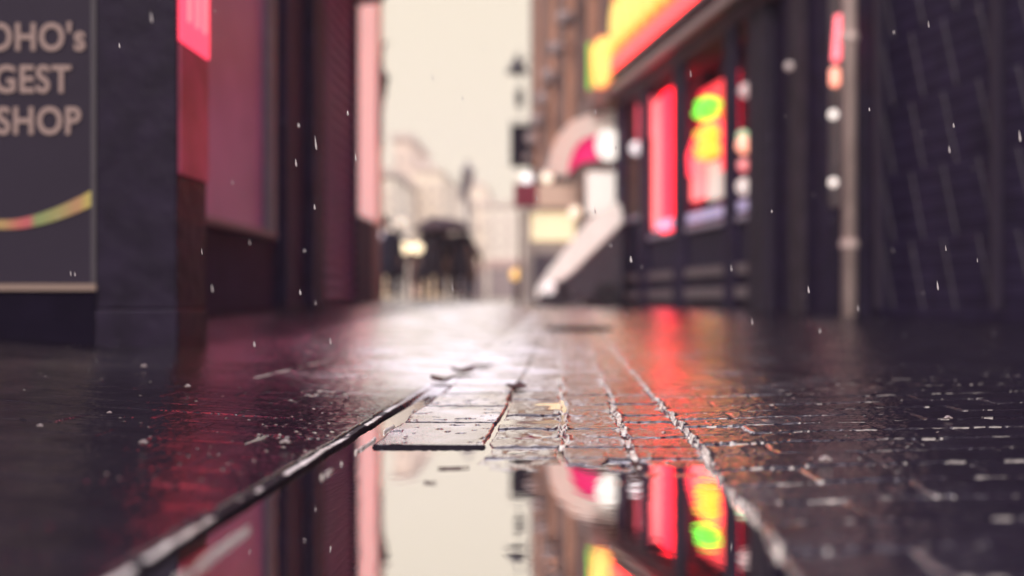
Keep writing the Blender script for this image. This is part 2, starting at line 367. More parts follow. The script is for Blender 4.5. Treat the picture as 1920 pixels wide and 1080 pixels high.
# ---------------------------------------------------------------- materials
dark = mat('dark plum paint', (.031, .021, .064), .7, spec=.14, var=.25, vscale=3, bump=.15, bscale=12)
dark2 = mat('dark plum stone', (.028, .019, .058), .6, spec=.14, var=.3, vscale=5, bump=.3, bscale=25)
blk = mat('black iron', (.03, .028, .04), .4)
greyp = mat('grey frame paint', (.16, .15, .19), .4, var=.15)
glassd = mat('dark shop glass', (.035, .028, .05), .12, spec=.6)

# ================================================================ LEFT SIDE
def XP(x, D): return (x-VX)/F*D
def ZP(y, D): return HC+(VY-y)/F*D
# poster board with text
PD = 3.33
t = empty('poster_board', (-2.3, PD, gz(-2.3, PD)), 0, 'charcoal poster board with pale capital lettering and a rainbow arc beside the dark pillar', 'poster')
def loc(o_, x, y, z): return x-o_.location.x, y-o_.location.y, z-o_.location.z
pb = MB(); z0 = ZP(531, PD)-t.location.z
pb.box(-1.3, XP(180, PD)+2.3, 0, .03, z0, 2.6).build('board', mat('poster charcoal', (.034, .026, .046), .5, spec=.14, var=.08, vscale=2), t)
MB().box(-1.3, XP(183, PD)+2.3, -.012, .02, z0-.025, z0-.002).build('bottom_trim', mat('brass trim', (.30, .22, .20), .35, metal=.4), t)
MB().box(-1.3, XP(180, PD)+2.3, .0, .05, -.1, z0-.027).build('plinth', mat('plinth paint', (.010, .007, .018), .9, spec=.05, var=.2), t)
MB().box(XP(172, PD)+2.3, XP(181.5, PD)+2.3, -.006, -.002, z0, 2.6).build('edge_strip', mat('edge strip', (.06, .05, .07), .4), t)
letm = mat('poster lettering', (.34, .24, .23), .6)
def text_mesh(body, xr, ybase, cap):
    cu = bpy.data.curves.new('lettering', 'FONT'); cu.body = body; cu.size = cap/.69; cu.offset = .003; cu.extrude = .001; cu.align_x = 'RIGHT'; cu.space_character = 1.08
    o = bpy.data.objects.new('lettering', cu); COL.objects.link(o); dg = bpy.context.evaluated_depsgraph_get(); dg.update()
    me = bpy.data.meshes.new_from_object(o.evaluated_get(dg)); bpy.data.objects.remove(o)
    o = bpy.data.objects.new('lettering', me); COL.objects.link(o); me.materials.clear(); me.materials.append(letm)
    o.parent = t; o.rotation_euler = (R(90), 0, 0); o.scale = (.84, 1, 1); o.location = (XP(xr, PD)+2.3, -.004, ZP(ybase, PD)-t.location.z)
    return o
text_mesh("SOHO's", 162, 94, .088); text_mesh("BIGGEST", 134, 173, .088); text_mesh("SEX SHOP", 152, 251, .088)
# rainbow arc
arcm = bpy.data.materials.new('rainbow print'); arcm.use_nodes = True; at = arcm.node_tree; ab = at.nodes['Principled BSDF']
atc = at.nodes.new('ShaderNodeTexCoord'); asx = at.nodes.new('ShaderNodeSeparateXYZ'); at.links.new(atc.outputs['Object'], asx.inputs[0])
amr = at.nodes.new('ShaderNodeMapRange'); at.links.new(asx.outputs['X'], amr.inputs['Value']); amr.inputs['From Min'].default_value = XP(-60, PD)+2.3; amr.inputs['From Max'].default_value = XP(180, PD)+2.3
arp = at.nodes.new('ShaderNodeValToRGB'); at.links.new(amr.outputs[0], arp.inputs[0])
els = arp.color_ramp.elements; els[0].color = (.45, .30, .12, 1); els[0].position = 0; els[1].color = (.50, .50, .10, 1); els[1].position = 1
for p_, c_ in ((.28, (.42, .28, .12)), (.40, (.50, .13, .12)), (.48, (.50, .10, .13)), (.54, (.22, .30, .12)), (.72, (.34, .30, .12)), (.86, (.45, .24, .13))):
    q = els.new(p_); q.color = (*c_, 1)
at.links.new(arp.outputs[0], ab.inputs['Base Color']); ab.inputs['Roughness'].default_value = .5
arc = MB(); i0 = 0; pts = []
for k in range(26):
    x = -160+ (178+160)*k/25; yc = 421 - 52*max(0, (x-20)/158)**1.6; hw = 9+6*max(0, (x-20)/158)
    pts.append((XP(x, PD)+2.3, ZP(yc-hw, PD)-t.location.z, ZP(yc+hw, PD)-t.location.z))
arc.v = [(p[0], -.004, p[1]) for p in pts]+[(p[0], -.004, p[2]) for p in pts]+[(p[0], -.001, p[1]) for p in pts]+[(p[0], -.001, p[2]) for p in pts]
n_ = len(pts)
for k in range(n_-1):
    arc.f += [(n_+k, n_+k+1, k+1, k), (2*n_+k, 2*n_+k+1, 3*n_+k+1, 3*n_+k), (k, k+1, 2*n_+k+1, 2*n_+k), (3*n_+k, 3*n_+k+1, n_+k+1, n_+k)]
arc.build('rainbow_arc', arcm, t)

# pillar
px0, px1 = XP(181, 3.3), XP(331, 3.3)
pil = empty('pillar', ((px0+px1)/2, 3.44, gz(-1.43, 3.4)), 0, 'dark plum stone pillar standing right of the lettered poster board', 'pillar')
w2 = (px1-px0)/2
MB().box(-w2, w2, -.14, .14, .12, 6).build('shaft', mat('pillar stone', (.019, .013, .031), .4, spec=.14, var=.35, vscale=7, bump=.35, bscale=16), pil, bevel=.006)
MB().box(-w2-.004, w2+.004, -.144, .144, -.15, .118).build('base', mat('pillar stone', (0, 0, 0)), pil, bevel=.008)
# red light box on the pillar's inner side
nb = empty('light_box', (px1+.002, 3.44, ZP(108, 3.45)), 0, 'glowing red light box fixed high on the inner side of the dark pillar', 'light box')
redE = mat('red glow', (.5, .02, .04), .4, emit=(1, .06, .12), es=1.8)
pinkE = mat('hot pink tube', (.9, .3, .3), .4, emit=(1, .10, .12), es=2.6)
MB().box(0, .012, -.135, .135, 0.02, 1.4).build('box', redE, nb, bevel=.008)
MB().box(0, .008, -.13, .13, -.42, .012).build('painted_glow', mat('painted red glow', (.22, .03, .08), .35, emit=(1, .05, .18), es=.07, var=.5, vscale=6), nb)  # red glow on the pillar side, painted as a dim emissive panel
for yy in (-.075, .0, .07):
    MB().tube([(.016, yy, .10), (.016, yy+.01, .5), (.016, yy-.01, 1.3)], .009).build('tube', pinkE, nb, smooth=True)

# shop building, left
lb = empty('shop_building', (-2.6, 9, gz(-2.6, 9)), 0, 'dark shop building on the left with a pink-lit window and a closed wine red shutter', 'building')
def LY(x): return 2.6*F/(VX-x)-9
zl = lb.location.z
yA, yB, yC, yD, yE = 3.62-9, LY(378), LY(500), LY(594), 12.55-9
wz0 = ZP(405, 7.17)-zl; wz1 = 3.5
W_ = MB()
W_.box(-4, -.12, yA, yE-.01, 4.0, 9.5); W_.box(-4, -.12, yA-.05, yA+1.6, -.2, 3.998)
W_.box(-4, 0, yA+1.602, yC+.12, -.2, wz0-.06)           # stall riser
W_.box(-4, 0, yA+1.602, yC+.12, wz1+.02, 3.998)
W_.box(-4, .0, yC+.14, yD-.02, -.2, 3.998)              # dark pier
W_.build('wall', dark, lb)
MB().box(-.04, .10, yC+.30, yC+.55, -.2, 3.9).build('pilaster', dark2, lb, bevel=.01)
MB().box(-.04, .10, yD-.50, yD-.03, -.2, 3.9).build('pilaster', dark2, lb, bevel=.01)
wf = MB(); wf.box(-.06, .05, yC-.03, yC+.118, wz0-.04, wz1); wf.box(-.06, .03, yA+1.602, yA+1.70, wz0, wz1); wf.box(-.06, .04, yA+1.72, yC-.032, wz1-.06, wz1)
wfo = wf.build('window', greyp, lb)
MB().box(-.09, .07, yA+1.61, yC+.10, wz0-.058, wz0-.0).build('sill', mat('sill paint', (.16, .08, .13), .4), wfo, bevel=.01)
MB().box(-.045, -.02, yA+1.705, yC-.032, wz0+.002, wz1-.062).build('pane', mat('frosted pink pane', (.34, .13, .27), .35, var=.3, vscale=1.3, emit=(.6, .07, .30), es=.06), wfo)
# shutter with corrugated slats
sh = MB(); z = -.1; pr = [(-.16, -.2)]
while z < 3.75:
    pr += [(-.12, z), (-.12, z+.03), (-.02, z+.05), (.0, z+.085), (-.02, z+.12)]; z += .135
pr += [(-.16, z)]
sh.prism(pr, 'y', yD, yE-.16).build('shutter', mat('wine shutter paint', (.20, .07, .26), .38, var=.2, vscale=3), lb)
MB().box(-.12, .02, yD-.018, yD+.05, -.2, 3.8).build('shutter_guide', dark2, lb)
MB().box(-.12, .03, yE-.16, yE-.012, -.2, 3.8).build('shutter_guide', dark2, lb)
co_ = MB(); co_.prism([(-.1, 3.80), (.30, 3.86), (.40, 3.98), (.40, 4.10), (.46, 4.16), (.46, 4.4), (-.1, 4.5)], 'y', yD-1.9, yE+.12).build('cornice', dark2, lb)
# added red tubes, unseen above the recess, tinting the pane and shutter
def fill_light(loc_, ln, label, es, r=.022):
    o = empty('fill_tube', loc_, 0, label, 'added light', 'added red tubes lighting the left shop')
    MB().tube([(0, -ln/2, 0), (0, ln/2, 0)], r).build('tube', mat('fill red %g' % es, (.8, .1, .1), .4, emit=(1, .05, .24), es=es), o, smooth=True)
    for s_ in (-1, 1): MB().box(-.02, .02, s_*ln/2-.03, s_*ln/2+.03, -.03, .09).build('bracket', blk, o)
fill_light((-2.25, 7.7, 3.15+zl), 1.5, 'added unseen red tube lighting the pink frosted window from above', 6)
fill_light((-2.25, 11.1, 3.9+zl), 1.3, 'added unseen red tube lighting the closed wine red shutter from above', 10)

# second left building, pale
lb2 = empty('corner_building', (-2.6, 12.6, gz(-2.6, 13)), 0, 'pale corner building beyond the shutter with a pink hoarding and dark base', 'building')
zl = lb2.location.z
pale = mat('pale render', (.95, .88, .80), .8, var=.06, vscale=2)
pinkp = mat('pink hoarding', (.92, .60, .62), .6, emit=(1, .72, .70), es=.5, var=.10, vscale=3)  # own glow added to brighten the hoarding
zb = ZP(410, 13.2)-zl
MB().box(-5, -.03, .0, 1.9, zb, 9).build('wall', pale, lb2)
MB().box(-5, .0, .0, 1.05, -.2, zb-.01).build('base_panel', dark2, lb2)
MB().box(-5, -.05, 1.055, 1.88, -.2, zb-.01).build('doorway', mat('brown door', (.16, .09, .11), .5, var=.2), lb2)
MB().box(-.028, .03, .02, 1.15, zb+.02, 5.2).build('hoarding', pinkp, lb2)
MB().box(-5.05, .08, -.0, 1.98, 9.01, 9.3).build('cornice', pale, lb2)
for k in range(3):
    w_ = MB(); w_.box(-.029, .01, 1.25, 1.75, 2.2+k*2.1, 3.4+k*2.1); wo = w_.build('window', mat('pale frame', (.6, .55, .5), .5), lb2)
    MB().box(.011, .016, 1.31, 1.69, 2.26+k*2.1, 3.34+k*2.1).build('pane', mat('pale glass', (.35, .33, .36), .1), wo)
# wall lantern at its corner
wl = empty('wall_lantern', (-2.62, 14.45, 3.0), 0, 'black iron wall lantern with scrolled bracket on the pale corner building', 'lantern')
lx = XP(716, 14.45)+2.62
MB().tube([(-.02, 0, .95), (.08, 0, 1.02), (lx, 0, .92), (lx, 0, .72)], .022).build('bracket', blk, wl, smooth=True)
MB().lathe((lx, 0, 0), [(.02, .15), (.05, .18), (.09, .45), (.12, .47), (.03, .62), (.02, .72)], 8).build('lantern_case', blk, wl)
MB().lathe((lx, 0, 0), [(.012, .0), (.035, .06), (.02, .148)], 8).build('finial', blk, wl)

# ================================================================ RIGHT SIDE
# brick building: plane from (-.78,29) to (.88,15)
def rot_of(dx, dy): return math.atan2(dy, dx)
bA = Vector((-.78, 29)); bdir = Vector((.119, -1)).normalized()
bb = empty('brick_building', (bA.x, bA.y, gz(-.78, 29)), rot_of(bdir.x, bdir.y), 'tall brown stone building with carved brackets beyond the yellow neon shop', 'building')
def BU(x): Y = 4987/(x-833); return (29-Y)/abs(bdir.y), Y
brown = mat('brown stone', (.36, .215, .165), .75, var=.3, vscale=2.5, bump=.3, bscale=14, stretch=(1, 1, .3))
brown2 = mat('warm terracotta', (.56, .30, .21), .7, var=.25, vscale=3, stretch=(1, 1, .3))
mauve = mat('mauve stone', (.25, .165, .155), .75, var=.2, vscale=4)
Lb = 14.0
MB().box(0, Lb, 0, 8, 3.0, 17).build('wall', brown, bb)
MB().box(.02, Lb, .1, 8, -.2, 2.998).build('ground_floor', mauve, bb)
for k, u_ in enumerate([.0, 1.6, 3.1, 5.0, 6.9, 8.4, 10.0, 11.5, 12.9]):
    MB().box(u_+.001*k, u_+.42, -.16, -.002, 3.05, 16.5).build('pilaster', brown2 if k % 2 else mauve, bb, bevel=.03)
for k, u_ in enumerate([.9, 2.6, 4.3, 6.2, 7.9, 9.5, 11.0, 12.4]):
    for zz in (5.4, 8.1, 10.8, 13.5):
        wo = MB().box(u_-.28, u_+.28, -.05, -.002, zz-.8, zz+.8).build('window', mat('brown frame', (.34, .24, .22), .5), bb)
        MB().box(u_-.22, u_+.22, -.056, -.051, zz-.72, zz+.72).build('pane', glassd, wo)
for k in range(18):
    u_ = .35+k*.75; zz = 4.2 + (0.35 if k % 2 else 0)
    MB().ball((u_, -.24, zz+ .12*k), .17, 12).build('carved_boss', mat('boss stone', (.36, .28, .28), .7), bb, smooth=True)
MB().box(-.15, Lb, -.42, -.165, 3.0, 3.28).build('string_course', mauve, bb, bevel=.03)
MB().box(-.2, Lb, -.55, -.18, 16.52, 17.2).build('cornice', mauve, bb)
# hanging sign
hsD = 28.6
hs = empty('hanging_sign', (-.78, hsD, ZP(232, hsD)), 0, 'plain black rectangular hanging sign on the far edge of the brown building', 'sign')
sx0, sx1 = XP(957, hsD)+.78, XP(1004, hsD)+.78; sz = ZP(313, hsD)-ZP(232, hsD)
MB().box(sx0, sx1, -.05, .05, sz, -.03).build('board', mat('sign black', (.012, .010, .02), .9, spec=.05), hs, bevel=.01)
MB().tube([(.05, 0, .05), (sx0-.02, 0, .05)], .022).build('arm', blk, hs)
for q in (.1, .9): MB().box(sx0+(sx1-sx0)*q-.01, sx0+(sx1-sx0)*q+.01, -.01, .01, -.03, .05).build('hanger', blk, hs)
# lantern above
ll = empty('bracket_lantern', (-.78, hsD, ZP(210, hsD)), 0, 'black bracket lantern on a thin rod above the black hanging sign', 'lantern')
rx = XP(974, hsD)+.78; zt = ZP(95, hsD)-ll.location.z
MB().tube([(rx, 0, -.1), (rx, 0, zt)], .018).build('rod', blk, ll)
MB().tube([(.0, 0, zt-.35), (rx*.5, 0, zt-.2), (rx, 0, zt-.35)], .02).build('bracket', blk, ll, smooth=True)
MB().lathe((rx, 0, ZP(183, hsD)-ll.location.z), [(.05, -.28), (.11, -.2), (.12, .18), (.03, .26)], 10).build('lower_lamp', blk, ll)
MB().lathe((rx-.06, 0, ZP(136, hsD)-ll.location.z), [(.34, 0), (.28, .08), (.16, .28), (.08, .44), (.02, .52)], 14).build('lamp_shade', blk, ll, smooth=True)

# arched canopy shop
ca = empty('arched_canopy', (.2, 15.5, ZP(300, 15.5)), 0, 'white arched canopy with a magenta panel at the foot of the brown building', 'canopy')
cD = 15.5; X0 = .2; Z0 = ca.location.z
def cp(x, y): return XP(x, cD)-X0, ZP(y, cD)-Z0
ctr = [cp(1044, 330), cp(1050, 298), cp(1062, 268), cp(1082, 247), cp(1110, 236), cp(1170, 228)]
def band(pts, th):
    o1 = []; o2 = []
    for k, p in enumerate(pts):
        a = Vector(pts[max(0, k-1)]); b = Vector(pts[min(len(pts)-1, k+1)]); d = (b-a).normalized(); nn = Vector((-d.y, d.x))
        o1.append(tuple(Vector(p)+nn*th)); o2.append(tuple(Vector(p)-nn*th))
    return o1+o2[::-1]
whitep = mat('white canvas', (.97, .94, .88), .7, var=.03)
MB().prism(band(ctr, .16), 'y', -.18, .0).build('valance', whitep, ca)
MB().prism(band([(p[0], p[1]) for p in ctr], .02), 'y', .002, 1.1).build('cover', mat('canvas shade', (.6, .52, .5), .8), ca)
mg = [cp(1064, 328), cp(1068, 290), cp(1082, 262), cp(1124, 250), cp(1124, 298), cp(1086, 306)]
MB().prism(mg, 'y', -.02, .03).build('magenta_panel', mat('magenta panel', (.85, .01, .16), .5, emit=(.9, .02, .22), es=.45), ca)
rd = empty('round_sign', (XP(1141, 15.15), 15.15, ZP(272, 15.15)), 0, 'round white lit sign hung beside the magenta panel', 'sign')
ms = MB(); pts = [(.2*math.cos(2*math.pi*k/28), .24*math.sin(2*math.pi*k/28)) for k in range(28)]
ms.prism(pts, 'y', -.04, .04).build('disc', mat('lit white sign', (.85, .83, .8), .5, emit=(.9, .85, .78), es=.9), rd)
MB().tube([(.0, 0, .24), (.0, 0, .32), (.35, 0, .34)], .015).build('arm', blk, rd)

# far shopfront at the foot of the brown building
sf = empty('shopfront', (-.55, 20, gz(-.5, 20)), 0, 'lit shopfront with a maroon and cream fascia under the black hanging sign', 'shopfront')
sD = 20.0
def sp_(x, y): return XP(x, sD)+.55, ZP(y, sD)-sf.location.z
a, b = sp_(965, 388), sp_(1085, 347)
MB().box(a[0], sp_(1008, 0)[0], -.25, .2, a[1], b[1]).build('fascia_end', mat('maroon paint', (.30, .03, .07), .5), sf)
MB().box(sp_(1008, 0)[0]+.003, b[0], -.22, .2, a[1], b[1]).build('fascia', mat('cream fascia', (.80, .58, .48), .5, emit=(.9, .6, .45), es=.18), sf)
a, b = sp_(996, 452), sp_(1078, 398)
MB().box(a[0], b[0], .0, .05, a[1], b[1]).build('lit_window', mat('lit amber window', (.8, .7, .5), .5, emit=(1, .80, .50), es=.85), sf)
MB().box(sp_(985, 0)[0], sp_(1090, 0)[0], .06, .3, -.2, sp_(0, 392)[1]).build('wall', mat('greige wall', (.55, .48, .47), .7, var=.15), sf)
MB().box(sp_(972, 0)[0], sp_(979, 0)[0], -.2, .2, -.2, sp_(0, 395)[1]).build('post', mat('brown post', (.2, .12, .1), .5), sf)
MB().box(sp_(1000, 0)[0], sp_(1085, 0)[0], -.03, .055, .0, sp_(0, 478)[1]).build('stall_riser', mat('stall riser', (.12, .10, .14), .5), sf)
pw = empty('advert_poster', (XP(1136, 15.3), 15.3, gz(.7, 16)), 0, 'tall pale lit poster on the wall under the round white sign', 'panel')
MB().box(-.30, .26, 0, .05, ZP(402, 15.3)-pw.location.z, ZP(322, 15.3)-pw.location.z).build('panel', mat('pale lit poster', (.8, .76, .72), .5, emit=(.9, .84, .78), es=.62), pw)
MB().box(-.33, .29, .052, .09, -.1, ZP(318, 15.3)-pw.location.z).build('backing_board', mauve, pw)

# globe lamps (bokeh discs)
def globe(name, x, y, D, r, col, es, label, group=None, arm='up', armlen=.25):
    o = empty(name, (XP(x, D), D, ZP(y, D)), 0, label, 'lamp', group)
    MB().ball((0, 0, 0), r, 14).build('globe', mat('globe %s' % str(col)+str(es), (.8, .8, .8), .4, emit=col, es=es), o, smooth=True)
    d = {'up': (0, 0, 1), 'right': (1, 0, 0), 'back': (0, 1, 0), 'down': (0, 0, -1)}[arm]
    p0 = Vector(d)*r*.9; p1 = Vector(d)*(r+armlen)
    MB().tube([p0, p1], .012).build('arm', blk, o); return o
peach = (1, .78, .58); wht = (1, .92, .86)
globe('globe_lamp', 1026, 332, 22, .13, peach, 1.6, 'left of the two peach globe lamps under the carved brackets', arm='right', armlen=.5)
globe('globe_lamp', 1044, 318, 21, .12, peach, 1.3, 'right of the two peach globe lamps under the carved brackets', arm='right', armlen=.4)
globe('globe_lamp', 988, 335, 25, .14, (.95, .9, .9), 1.4, 'pale globe lamp above the maroon end of the fascia', arm='down', armlen=.15)
globe('globe_lamp', 1078, 398, 19, .12, (1, .72, .5), 1.3, 'peach globe lamp at the right end of the amber window', arm='right', armlen=.3)

# barrow with white tarpaulin
bw = empty('market_barrow', (.3, 14.5, gz(.3, 14.5)), 0, 'dark market barrow under a sloping white tarpaulin before the shop corner', 'barrow')
bD = 14.4
def bp_(x, y): return XP(x, bD)-.3, ZP(y, bD)-bw.location.z
def strip(lo, hi, name, th=.02):
    mb = MB(); n = len(lo)
    for (p, q) in zip(lo, hi):
        mb.v += [(p[0], 0, p[1]), (q[0], .55, q[1]), (p[0]+.01, .03, p[1]-th), (q[0]+.01, .58, q[1]-th)]
    for k in range(n-1):
        i = 4*k; j = i+4; mb.f += [(i, j, j+1, i+1), (i+2, i+3, j+3, j+2), (i, i+2, j+2, j), (i+1, j+1, j+3, i+3)]
    mb.f += [(0, 1, 3, 2), (4*n-4, 4*n-2, 4*n-1, 4*n-3)]
    return mb.build(name, mat('white tarpaulin', (.96, .94, .88), .55, var=.03), bw, smooth=False)
lo = [bp_(1004, 562), bp_(1030, 538), bp_(1072, 510), bp_(1120, 462), bp_(1168, 415)]
hi = [bp_(1004, 540), bp_(1030, 508), bp_(1062, 474), bp_(1105, 425), bp_(1168, 392)]
strip(lo, [(p[0], p[1]+.02+.045*k_) for k_, p in enumerate(hi)], 'tarpaulin')
body = [bp_(1006, 566), bp_(1034, 544), bp_(1074, 516), bp_(1122, 468), bp_(1167, 424), bp_(1167, 562)]
MB().prism(body, 'y', .02, .9).build('barrow_body', mat('barrow paint', (.055, .045, .07), .6, var=.25), bw)
for (x, y) in ((1045, 0), (1140, 0)):
    c = bp_(x, 0)[0]
    w = MB(); w.tube([(c+.17*math.cos(a*math.pi/10), -.04, .19+.17*math.sin(a*math.pi/10)) for a in range(20)], .025, 8, closed=True)
    for a in range(6): w.tube([(c, -.04, .19), (c+.16*math.cos(a*math.pi/3), -.04, .19+.16*math.sin(a*math.pi/3))], .01, 6)
    w.build('wheel', blk, bw, smooth=True)
globe('lamp_globe', 1029, 540, 14.0, .10, (.8, .72, .72), .9, 'small pale lamp at the low end of the tarpaulin barrow', arm='back', armlen=.3)

# ---- right shop with the yellow neon sign.  plane: X=.70+.222*(16-Y)
rdir = Vector((.222, -1)).normalized(); rO = Vector((.89, 15.15))
rs_ = empty('neon_shop', (rO.x, rO.y, gz(.9, 15)), rot_of(rdir.x, rdir.y), 'dark shop on the right with red-lit windows under a yellow neon fascia', 'building')
zr = rs_.location.z
def RY(x): return 7938/(x-640.5)
def RU(x): return (15.15-RY(x))/abs(rdir.y)
def RZ(x, y): return ZP(y, RY(x))-zr
uE = RU(1925)+9
def rb(x0, x1, v0, v1, z0, z1, name, m_, par=None, bevel=0): return MB().box(RU(x0), RU(x1), v0, v1, z0, z1).build(name, m_, par or rs_, bevel=bevel)
fz = 3.15
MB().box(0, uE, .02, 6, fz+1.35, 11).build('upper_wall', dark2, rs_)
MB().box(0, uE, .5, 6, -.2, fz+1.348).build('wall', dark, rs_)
fm = mat('fascia brown', (.085, .048, .07), .7, var=.25, vscale=4)
MB().prism([(-.10, fz), (-.02, fz-.12), (.48, fz-.12), (.48, fz+1.34), (-.04, fz+1.34), (-.10, fz+.4)], 'x', -.02, RU(1460)).build('fascia', fm, rs_)
MB().box(-.03, RU(1460)+.02, -.22, -.105, fz+.02, fz+.14).build('fascia_ledge', mat('ledge paint', (.27, .16, .18), .4), rs_, bevel=.015)
MB().box(-.03, RU(1460)+.02, -.17, -.105, fz+.33, fz+.40).build('fascia_ledge', mat('ledge paint', (.27, .16, .18), .4), rs_, bevel=.01)
# pillars and mullions
rb(1163, 1176, -.08, .0, -.2, fz-.13, 'pier', dark2); rb(1206, 1219, -.06, .0, -.2, fz-.13, 'pier', dark2)
rb(1268, 1290, -.05, .0, -.2, fz-.13, 'mullion', dark); rb(1364, 1386, -.05, .0, -.2, fz-.13, 'mullion', dark)
rb(1412, 1442, -.06, .3, -.2, fz-.13, 'mullion', mat('brown mullion', (.030, .020, .045), .8, var=.2))
# windows
zs = RZ(1240, 430)
for (x0, x1, zz, nm) in ((1177, 1205, 1.35, 'a'), (1220, 1267, zs, 'b'), (1291, 1363, zs, 'c'), (1387, 1411, zs, 'd')):
    wo = MB().box(RU(x0), RU(x1), .38, .49, zz-.05, fz-.13).build('window', dark2, rs_)
    MB().box(RU(x0), RU(x1), -.01, .45, -.2, zz-.12).build('stall_riser', mat('riser paint', (.036, .028, .065), .7, spec=.15, var=.2, vscale=3), rs_)
    MB().box(RU(x0), RU(x1), -.05, .14, zz-.118, zz-.052).build('window_sill', mat('lilac sill', (.40, .34, .50), .35), rs_, bevel=.01)
    MB().box(RU(x0), RU(x1), -.06, -.012, .10, .22).build('plinth_rail', mat('plinth rail', (.20, .16, .19), .5), rs_)
    MB().box(RU(x0), RU(x1), -.05, -.012, .36, .46).build('plinth_rail', mat('plinth rail', (.20, .16, .19), .5), rs_)
# window displays
redw = mat('red lit curtain', (.8, .08, .08), .5, emit=(1, .010, .028), es=4.6, var=.3, vscale=8)
pinkw = mat('pink lit curtain', (.8, .3, .3), .5, emit=(1, .15, .16), es=1.7)
def curtain(x0, x1, z0, z1, v, m_, label, n=14):
    o = empty('curtain', (0, 0, 0), 0, label, 'curtain'); mb = MB()
    u0, u1 = RU(x0), RU(x1); pr = []
    for k in range(n*2+1):
        pr.append((u0+(u1-u0)*k/(n*2), v+(.02 if k % 2 else -.02)))
    pr2 = [(p, q+.015) for p, q in reversed(pr)]
    o.location = rs_.location; o.rotation_euler = rs_.rotation_euler
    mb.prism(pr+pr2, 'z', z0, z1).build('cloth', m_, o)
curtain(1238, 1268, RZ(1250, 440), RZ(1250, 168), .03, redw, 'glowing red curtain in the window nearest the corner pier')
curtain(1221, 1237, RZ(1230, 430), RZ(1230, 185), .04, pinkw, 'pink lit curtain strip left of the glowing red curtain')
curtain(1293, 1318, RZ(1300, 375), RZ(1300, 296), .04, pinkw, 'pink lit cloth low behind the yellow and green neon')
o = empty('glow_panel', rs_.location, rs_.rotation_euler.z, 'cream lit panel low in the window right of the pink cloth', 'panel')
MB().box(RU(1322), RU(1364), .03, .05, RZ(1340, 372), RZ(1340, 300)).build('panel', mat('cream lit', (.8, .75, .7), .5, emit=(1, .82, .72), es=.6), o)
o = empty('glow_panel', rs_.location, rs_.rotation_euler.z, 'added red glow panel high behind the green neon blob', 'panel')
MB().box(RU(1293), RU(1364), .12, .15, RZ(1330, 290), RZ(1330, 150)).build('panel', mat('dim red', (.5, .10, .10), .5, emit=(1, .02, .05), es=1.6), o)  # red glow added to widen the red reflected on the street
o = empty('glow_panel', rs_.location, rs_.rotation_euler.z, 'dim mauve panel in the narrow window by the corner pier', 'panel')
MB().box(RU(1178), RU(1206), .12, .15, RZ(1190, 265), RZ(1190, 190)).build('panel', mat('dim mauve', (.5, .3, .33), .5, emit=(1, .06, .12), es=1.1), o)
o = empty('display_shelf', rs_.location, rs_.rotation_euler.z, 'shelf along the bottom of the neon windows with painted lilac highlights', 'shelf')
for (x0, x1, s_) in ((1235, 1268, 1), (1292, 1364, .55), (1387, 1412, .5)):
    MB().box(RU(x0), RU(x1), -.03, .02, zs+.0, zs+.10).build('shelf_front', mat('painted lilac highlight %g' % s_, (.6, .55, .8), .4, emit=(.72, .60, 1), es=.75*s_), o)  # ledge highlight painted as the shelf front's own lilac glow
def neon(name, pts, x0, v, m_, label, r=.035, closed=False):
    o = empty(name, rs_.location, rs_.rotation_euler.z, label, 'neon sign')
    q = [(RU(x), v, RZ(x, y)) for x, y in pts]; MB().tube(q, r, 10, closed).build('tube', m_, o, smooth=True); return o
greenE = mat('green neon', (.2, .8, .1), .4, emit=(.13, 1, .05), es=1.7)
yelE = mat('yellow neon', (.9, .6, .1), .4, emit=(1, .50, .04), es=1.5)
redN = mat('red neon', (.9, .1, .1), .4, emit=(1, .04, .07), es=3.0)
neon('green_neon', [(1312, 212), (1316, 198), (1330, 192), (1342, 196), (1338, 208), (1322, 214)], 0, -.01, greenE, 'green neon blob at the top of the window display', .075, True)
neon('yellow_neon', [(1313, 254), (1325, 247), (1340, 240), (1346, 248), (1335, 258), (1318, 260)], 0, -.02, yelE, 'upper yellow neon loop under the green neon', .065, True)
neon('yellow_neon', [(1313, 282), (1325, 274), (1342, 272), (1346, 282), (1330, 290), (1316, 290)], 0, -.02, yelE, 'lower yellow neon loop above the pink cloth', .065, True)
neon('red_neon', [(1296, 330), (1294, 290), (1304, 262), (1318, 240), (1345, 228), (1356, 240), (1357, 290), (1356, 320)], 0, .0, redN, 'red neon outline arching around the yellow loops', .035)
def rglobe(x, y, v, r, col, es, label, name='bulb'):
    o = empty(name, rs_.location, rs_.rotation_euler.z, label, 'lamp'); c = (RU(x), v, RZ(x, y))
    MB().ball(c, r, 12).build('globe', mat('rg %s%g' % (str(col), es), (.8, .8, .8), .4, emit=col, es=es), o, smooth=True)
    MB().tube([(c[0], v, c[2]+r*.9), (c[0], v, c[2]+r+.08), (c[0], v+.2, c[2]+r+.08)], .008, 6).build('holder', blk, o)
rglobe(1193, 278, .0, .10, (.95, .85, .9), 1.0, 'pale globe in the narrow window by the corner pier')
rglobe(1394, 272, .01, .09, (1, .34, .2), 1.8, 'orange globe in the narrow window right of the neon')
rglobe(1392, 256, .01, .07, (.4, .7, .3), 1.0, 'green globe just above the orange globe')
rglobe(1397, 170, .01, .08, (.7, .4, .4), .8, 'dim rose globe high in the narrow window')
rglobe(1394, 350, .01, .09, (.8, .62, .56), .9, 'dim cream globe low in the narrow window')
rglobe(1393, 310, .01, .07, (1, .1, .12), 1.0, 'red globe low in the narrow window')
